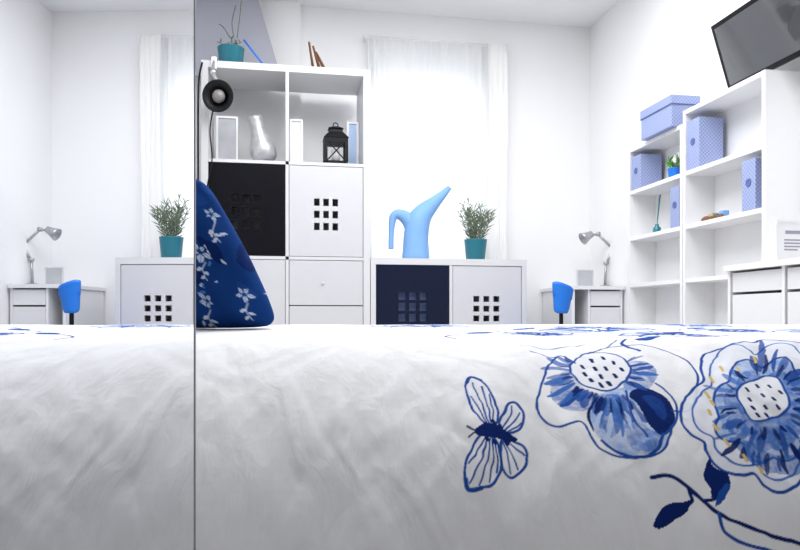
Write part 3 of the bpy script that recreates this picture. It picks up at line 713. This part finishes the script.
for a in [(710,378),(705,394),(707,412),(713,428),(723,443),(736,368),(720,366),(740,458),(756,469),(709,402),(752,361)]: st([a,(a[0]+3,a[1]+5)],3.6,YEL)
# --- butterfly ---
UW=[(487,430),(474,415),(467,398),(466,384),(470,378),(479,381),(489,392),(496,408),(497,424)]
LW=[(484,437),(474,447),(466,462),(463,478),(466,492),(478,491),(492,486),(499,474),(500,458),(496,443)]
UR=[(499,430),(503,415),(509,404),(517,403),(523,412),(522,424),(513,433)]
LR=[(503,440),(514,442),(524,449),(527,462),(521,472),(510,478),(502,470),(500,455)]
for W_ in (UW,LW,UR,LR): fi(W_,(0.84,0.85,0.88)); st(W_,3.0,BLUE,closed=True)
for a,b_ in [((488,428),(472,384)),((490,427),(481,388)),((492,427),(489,396)),((486,428),(470,398)),((488,440),(468,486)),((490,441),(478,488)),((492,441),(489,484)),((494,442),(496,474)),((487,438),(468,466)),((503,430),(512,406)),((505,432),(519,412)),((506,434),(521,422)),((505,441),(524,456)),((503,442),(518,470)),((502,443),(510,474))]:
    st([a,((a[0]+b_[0])/2+1.5,(a[1]+b_[1])/2),b_],1.9,BLUE)
fi([(474,434),(482,428),(492,427),(502,430),(512,435),(518,440),(510,443),(498,441),(486,441),(477,439)],NAVY)
st([(474,434),(466,431)],2,NAVY); st([(474,436),(468,440)],2,NAVY); st([(466,384),(470,378),(480,381)],4.5,BLUE); st([(464,482),(467,492),(480,491)],4.5,BLUE)
for a in [(484,428),(492,424),(500,428),(486,442),(494,444),(506,443)]: st([a,(a[0]+1,a[1]+2)],5,NAVY)
# --- stem with leaves ---
st([(648,480),(664,478),(682,486),(698,500),(715,514),(738,524),(765,534),(810,548)],4.2,NAVY)
st([(700,502),(712,500),(716,494)],3.6,NAVY); st([(686,490),(690,502),(684,508)],3.6,NAVY); st([(715,514),(722,532),(745,545),(775,552),(805,558)],3.4,BLUE)
fi([(706,462),(712,470),(724,476),(727,488),(719,498),(710,500),(708,490),(702,478)],NAVY)
fi([(716,495),(722,486),(727,488),(722,500),(712,507)],BLUE)
fi([(650,526),(656,514),(666,505),(680,503),(690,502),(682,514),(668,524),(656,530)],NAVY)

# --- rumpled cotton relief ---
btop=b_of_s(1.17)
front=1/(1+np.exp((BB-btop)/0.05))
wx=0.025*vnoise(LL,BB,0.14,0.16,21); wy=0.03*vnoise(LL,BB,0.14,0.16,23)
A2=LL+wx; B2=BB+wy
dsp=0.0105*vnoise(A2+0.40*B2,B2,0.15,0.34,1)+0.0050*vnoise(A2-0.30*B2,B2,0.075,0.22,2)+0.0022*vnoise(A2+0.5*B2,B2,0.036,0.12,3)+0.0010*vnoise(A2-0.6*B2,B2,0.020,0.06,4)+0.0005*vnoise(LL,BB,0.010,0.022,5)
rr_=np.random.RandomState(19)
def crease(p,q,w_,h_):
    global dsp
    p=np.array(p);q=np.array(q);d=q-p;L=math.sqrt(d@d)
    idx=np.where((LL>min(p[0],q[0])-0.04)&(LL<max(p[0],q[0])+0.04)&(BB>min(p[1],q[1])-0.04)&(BB<max(p[1],q[1])+0.04))[0]
    if not len(idx): return
    a=A2[idx]; b_=B2[idx]
    t_=((a-p[0])*d[0]+(b_-p[1])*d[1])/L**2; sd=((a-p[0])*(-d[1])+(b_-p[1])*d[0])/L
    x=sd/w_
    pr_=np.where(x>0,np.exp(-(x/0.8)**2),np.exp(-(x/1.8)**2))
    dsp[idx]+=h_*pr_*((t_>0)&(t_<1))*np.sin(np.pi*np.clip(t_,0,1))**2
for k in range(80):
    l_=rr_.uniform(-0.2,0.75); bb_=rr_.uniform(arc[4],b_of_s(1.12)); a=rr_.choice([rr_.uniform(1.1,2.0),rr_.uniform(0.4,2.7)]); L_=rr_.uniform(0.06,0.24); w_=rr_.uniform(0.004,0.012)
    crease((l_,bb_),(l_+L_*math.cos(a),bb_+L_*math.sin(a)),w_,w_*rr_.uniform(0.12,0.24)*rr_.choice([-1,1,1]))
dsp*=0.10+0.90*front
s0,z0_=prof_at(BB); e_=0.002; s1,z1_=prof_at(BB+e_); s2,z2_=prof_at(BB-e_)
ts=s1-s2; tz=z1_-z2_; nn=np.hypot(ts,tz)+1e-9; ns=-tz/nn; nz_=ts/nn
drop=np.clip(LL-1.44,0,None); lw_=np.minimum(LL,1.44+0.3*drop)
sv=s0+ns*dsp; zv=np.maximum(z0_+nz_*dsp-drop*0.95,0.03)
X_=S.x*sv+Lx.x*lw_; Y_=S.y*sv+Lx.y*lw_
org=np.array(bl(1.35,0.25,0.0))
co=np.stack([X_-org[0],Y_-org[1],zv],1).astype(np.float32)
me=bpy.data.meshes.new('bedspread'); nq=(NL-1)*(NB-1)
me.vertices.add(NL*NB); me.vertices.foreach_set('co',co.ravel())
I,J=np.meshgrid(np.arange(NL-1),np.arange(NB-1)); a0=(J*NL+I).ravel()
quads=np.stack([a0,a0+1,a0+NL+1,a0+NL],1).astype(np.int32)
me.loops.add(nq*4); me.loops.foreach_set('vertex_index',quads.ravel())
me.polygons.add(nq); me.polygons.foreach_set('loop_start',np.arange(0,nq*4,4,dtype=np.int32)); me.polygons.foreach_set('loop_total',np.full(nq,4,dtype=np.int32))
me.polygons.foreach_set('use_smooth',np.ones(nq,dtype=bool))
me.update(calc_edges=True)
at=me.attributes.new('print','FLOAT_COLOR','POINT'); at.data.foreach_set('color',np.hstack([pt.C,np.ones((len(LL),1))]).astype(np.float32).ravel())
me.materials.append(attr_mat('printed_cotton',0.92,0.5,14,0.008))
bs=bpy.data.objects.new('bedspread',me); bs.location=Vector(org); link(bs)
top(bs,'white crumpled cotton bedspread printed with blue flowers and butterfly','bedspread')

# ---------- cushion ----------
yc_=1.50
A_=Vector(P(280,326,yc_)); B_=Vector(P(203,168,yc_)); C_=Vector(P(110,186,yc_+0.06)); D_=Vector(P(140,328,yc_+0.06))
zbot=zt0+0.0155
A_.z=zbot+0.02; D_.z=zbot+0.02
N=150; V=[];Fa=[];UA=[];UB=[]
nrm=(B_-A_).cross(D_-A_).normalized()
if nrm.y>0: nrm=-nrm
for side in (1,-1):
    for j in range(N+1):
        for i in range(N+1):
            u=i/N; w_=j/N
            p=(A_*(1-u)+D_*u)*(1-w_)+(B_*(1-u)+C_*u)*w_
            m_=(A_+B_+C_+D_)/4
            edge=0.07*(math.sin(math.pi*w_)*abs(2*u-1)**3+0.3*math.sin(math.pi*u)*abs(2*w_-1)**3)
            p=p+(p-m_)*edge*1.0
            cor=(abs(2*u-1)*abs(2*w_-1))**8; p=p-(p-m_)*0.08*cor
            th=0.058*((1-(2*u-1)**4)*(1-(2*w_-1)**4))**0.5
            th+=(0.007*math.sin(9*u+5*w_)+0.005*math.sin(17*u-11*w_)+0.003*math.sin(31*w_+13*u))*th/0.05
            p=p+nrm*th*side
            V.append(p)
            UA.append(u*0.42); UB.append(w_*0.42+ (10 if side<0 else 0))
n1=(N+1)*(N+1)
for s_i in range(2):
    for j in range(N):
        for i in range(N):
            a=s_i*n1+j*(N+1)+i; q=(a,a+1,a+N+2,a+N+1); Fa.append(q if s_i==0 else q[::-1])
zm=min(v.z for v in V); 
for v in V: v.z+=(zbot-zm)
cu=mk('cushion',V,Fa,attr_mat('navy_print_cotton',0.85,0.4,12,0.008),None,True)
cp=Painter(np.array(UA),np.array(UB),(0.007,0.042,0.19),0.003,0.03)
W1=(0.55,0.64,0.80); W2=(0.06,0.20,0.50); W3=(0.004,0.02,0.11)
R_=random.Random(12)
for off in (0,10):
    for k in range(10):
        p=(R_.uniform(0,.42),R_.uniform(0,.42)+off); a=R_.uniform(0,6.28); L_=R_.uniform(.05,.09)
        leaf(cp,p,(p[0]+L_*math.cos(a),p[1]+L_*math.sin(a)),0.3,W3 if k%2 else (0.010,0.055,0.24))
    for (ca,cb,r) in [(0.045,0.10,0.026),(0.12,0.22,0.030),(0.035,0.31,0.022),(0.17,0.08,0.026),(0.22,0.34,0.03),(0.32,0.2,0.03),(0.33,0.38,0.025),(0.3,0.05,0.025)]:
        cb2=cb+off
        for k in range(5):
            a=k*1.257+ca*20; rk=r*R_.uniform(0.7,1.15)
            p=(ca+r*0.2*math.cos(a),cb2+r*0.2*math.sin(a)); q=(ca+rk*math.cos(a+0.2),cb2+rk*math.sin(a+0.2))
            leaf(cp,p,q,0.30,W1); cp.stroke([p,q],0.002,W2,aa=0.002)
        cp.stroke([(ca,cb2-r),(ca+0.015,cb2-r-0.02),(ca+0.01,cb2-r-0.05)],0.0026,W1,aa=0.002)
        for q in range(3): leaf(cp,(ca+0.013,cb2-r-0.015-0.012*q),(ca+0.013+0.018*(-1)**q,cb2-r-0.022-0.012*q),0.25,W1)
    for k in range(40):
        p=(R_.uniform(0,.42),R_.uniform(0,.42)+off); a=R_.uniform(0,6.28); L_=R_.uniform(.010,.022)
        leaf(cp,p,(p[0]+L_*math.cos(a),p[1]+L_*math.sin(a)),0.22,W1 if k%3 else W2)
at=cu.data.attributes.new('print','FLOAT_COLOR','POINT'); at.data.foreach_set('color',np.hstack([cp.C,np.ones((len(UA),1))]).astype(np.float32).ravel())
bm=bmesh.new(); bm.from_mesh(cu.data); bmesh.ops.remove_doubles(bm,verts=bm.verts,dist=0.0004); bmesh.ops.recalc_face_normals(bm,faces=bm.faces); bm.to_mesh(cu.data); bm.free()
top(cu,'dark blue cushion printed with white and blue flowers on the bed','cushion')

# ---------- light ----------
w=bpy.data.worlds.new('World'); sc.world=w; w.use_nodes=True
bg=w.node_tree.nodes['Background']; bg.inputs[0].default_value=(0.96,0.98,1.0,1); bg.inputs[1].default_value=4.0
def area(name,loc,sx,sy,pw_,rot=(0,0,0),col=(0.975,0.985,1.0)):
    l=bpy.data.lights.new(name,'AREA'); l.shape='RECTANGLE'; l.size=sx; l.size_y=sy; l.energy=pw_; l.color=col
    o=bpy.data.objects.new(name,l); o.location=loc; o.rotation_euler=rot; link(o); return o
area('added_fill_overhead',(0.6,2.5,2.58),2.0,2.0,76)  # unseen fill area below the ceiling, added to brighten the room
area('added_fill_rear',(0.6,0.4,2.58),1.6,1.0,7)  # second unseen fill, added to lift the shelf fronts and bed top

# ---------- camera ----------
cam=bpy.data.cameras.new('camera'); co_=bpy.data.objects.new('camera',cam); link(co_)
co_.location=(0,0,H); co_.rotation_euler=(math.radians(90),0,-YAW)
cam.sensor_width=36; cam.lens=F/800*36; cam.shift_y=(HV-275)/800; cam.clip_start=0.01
sc.camera=co_
sc.view_settings.view_transform='Standard'
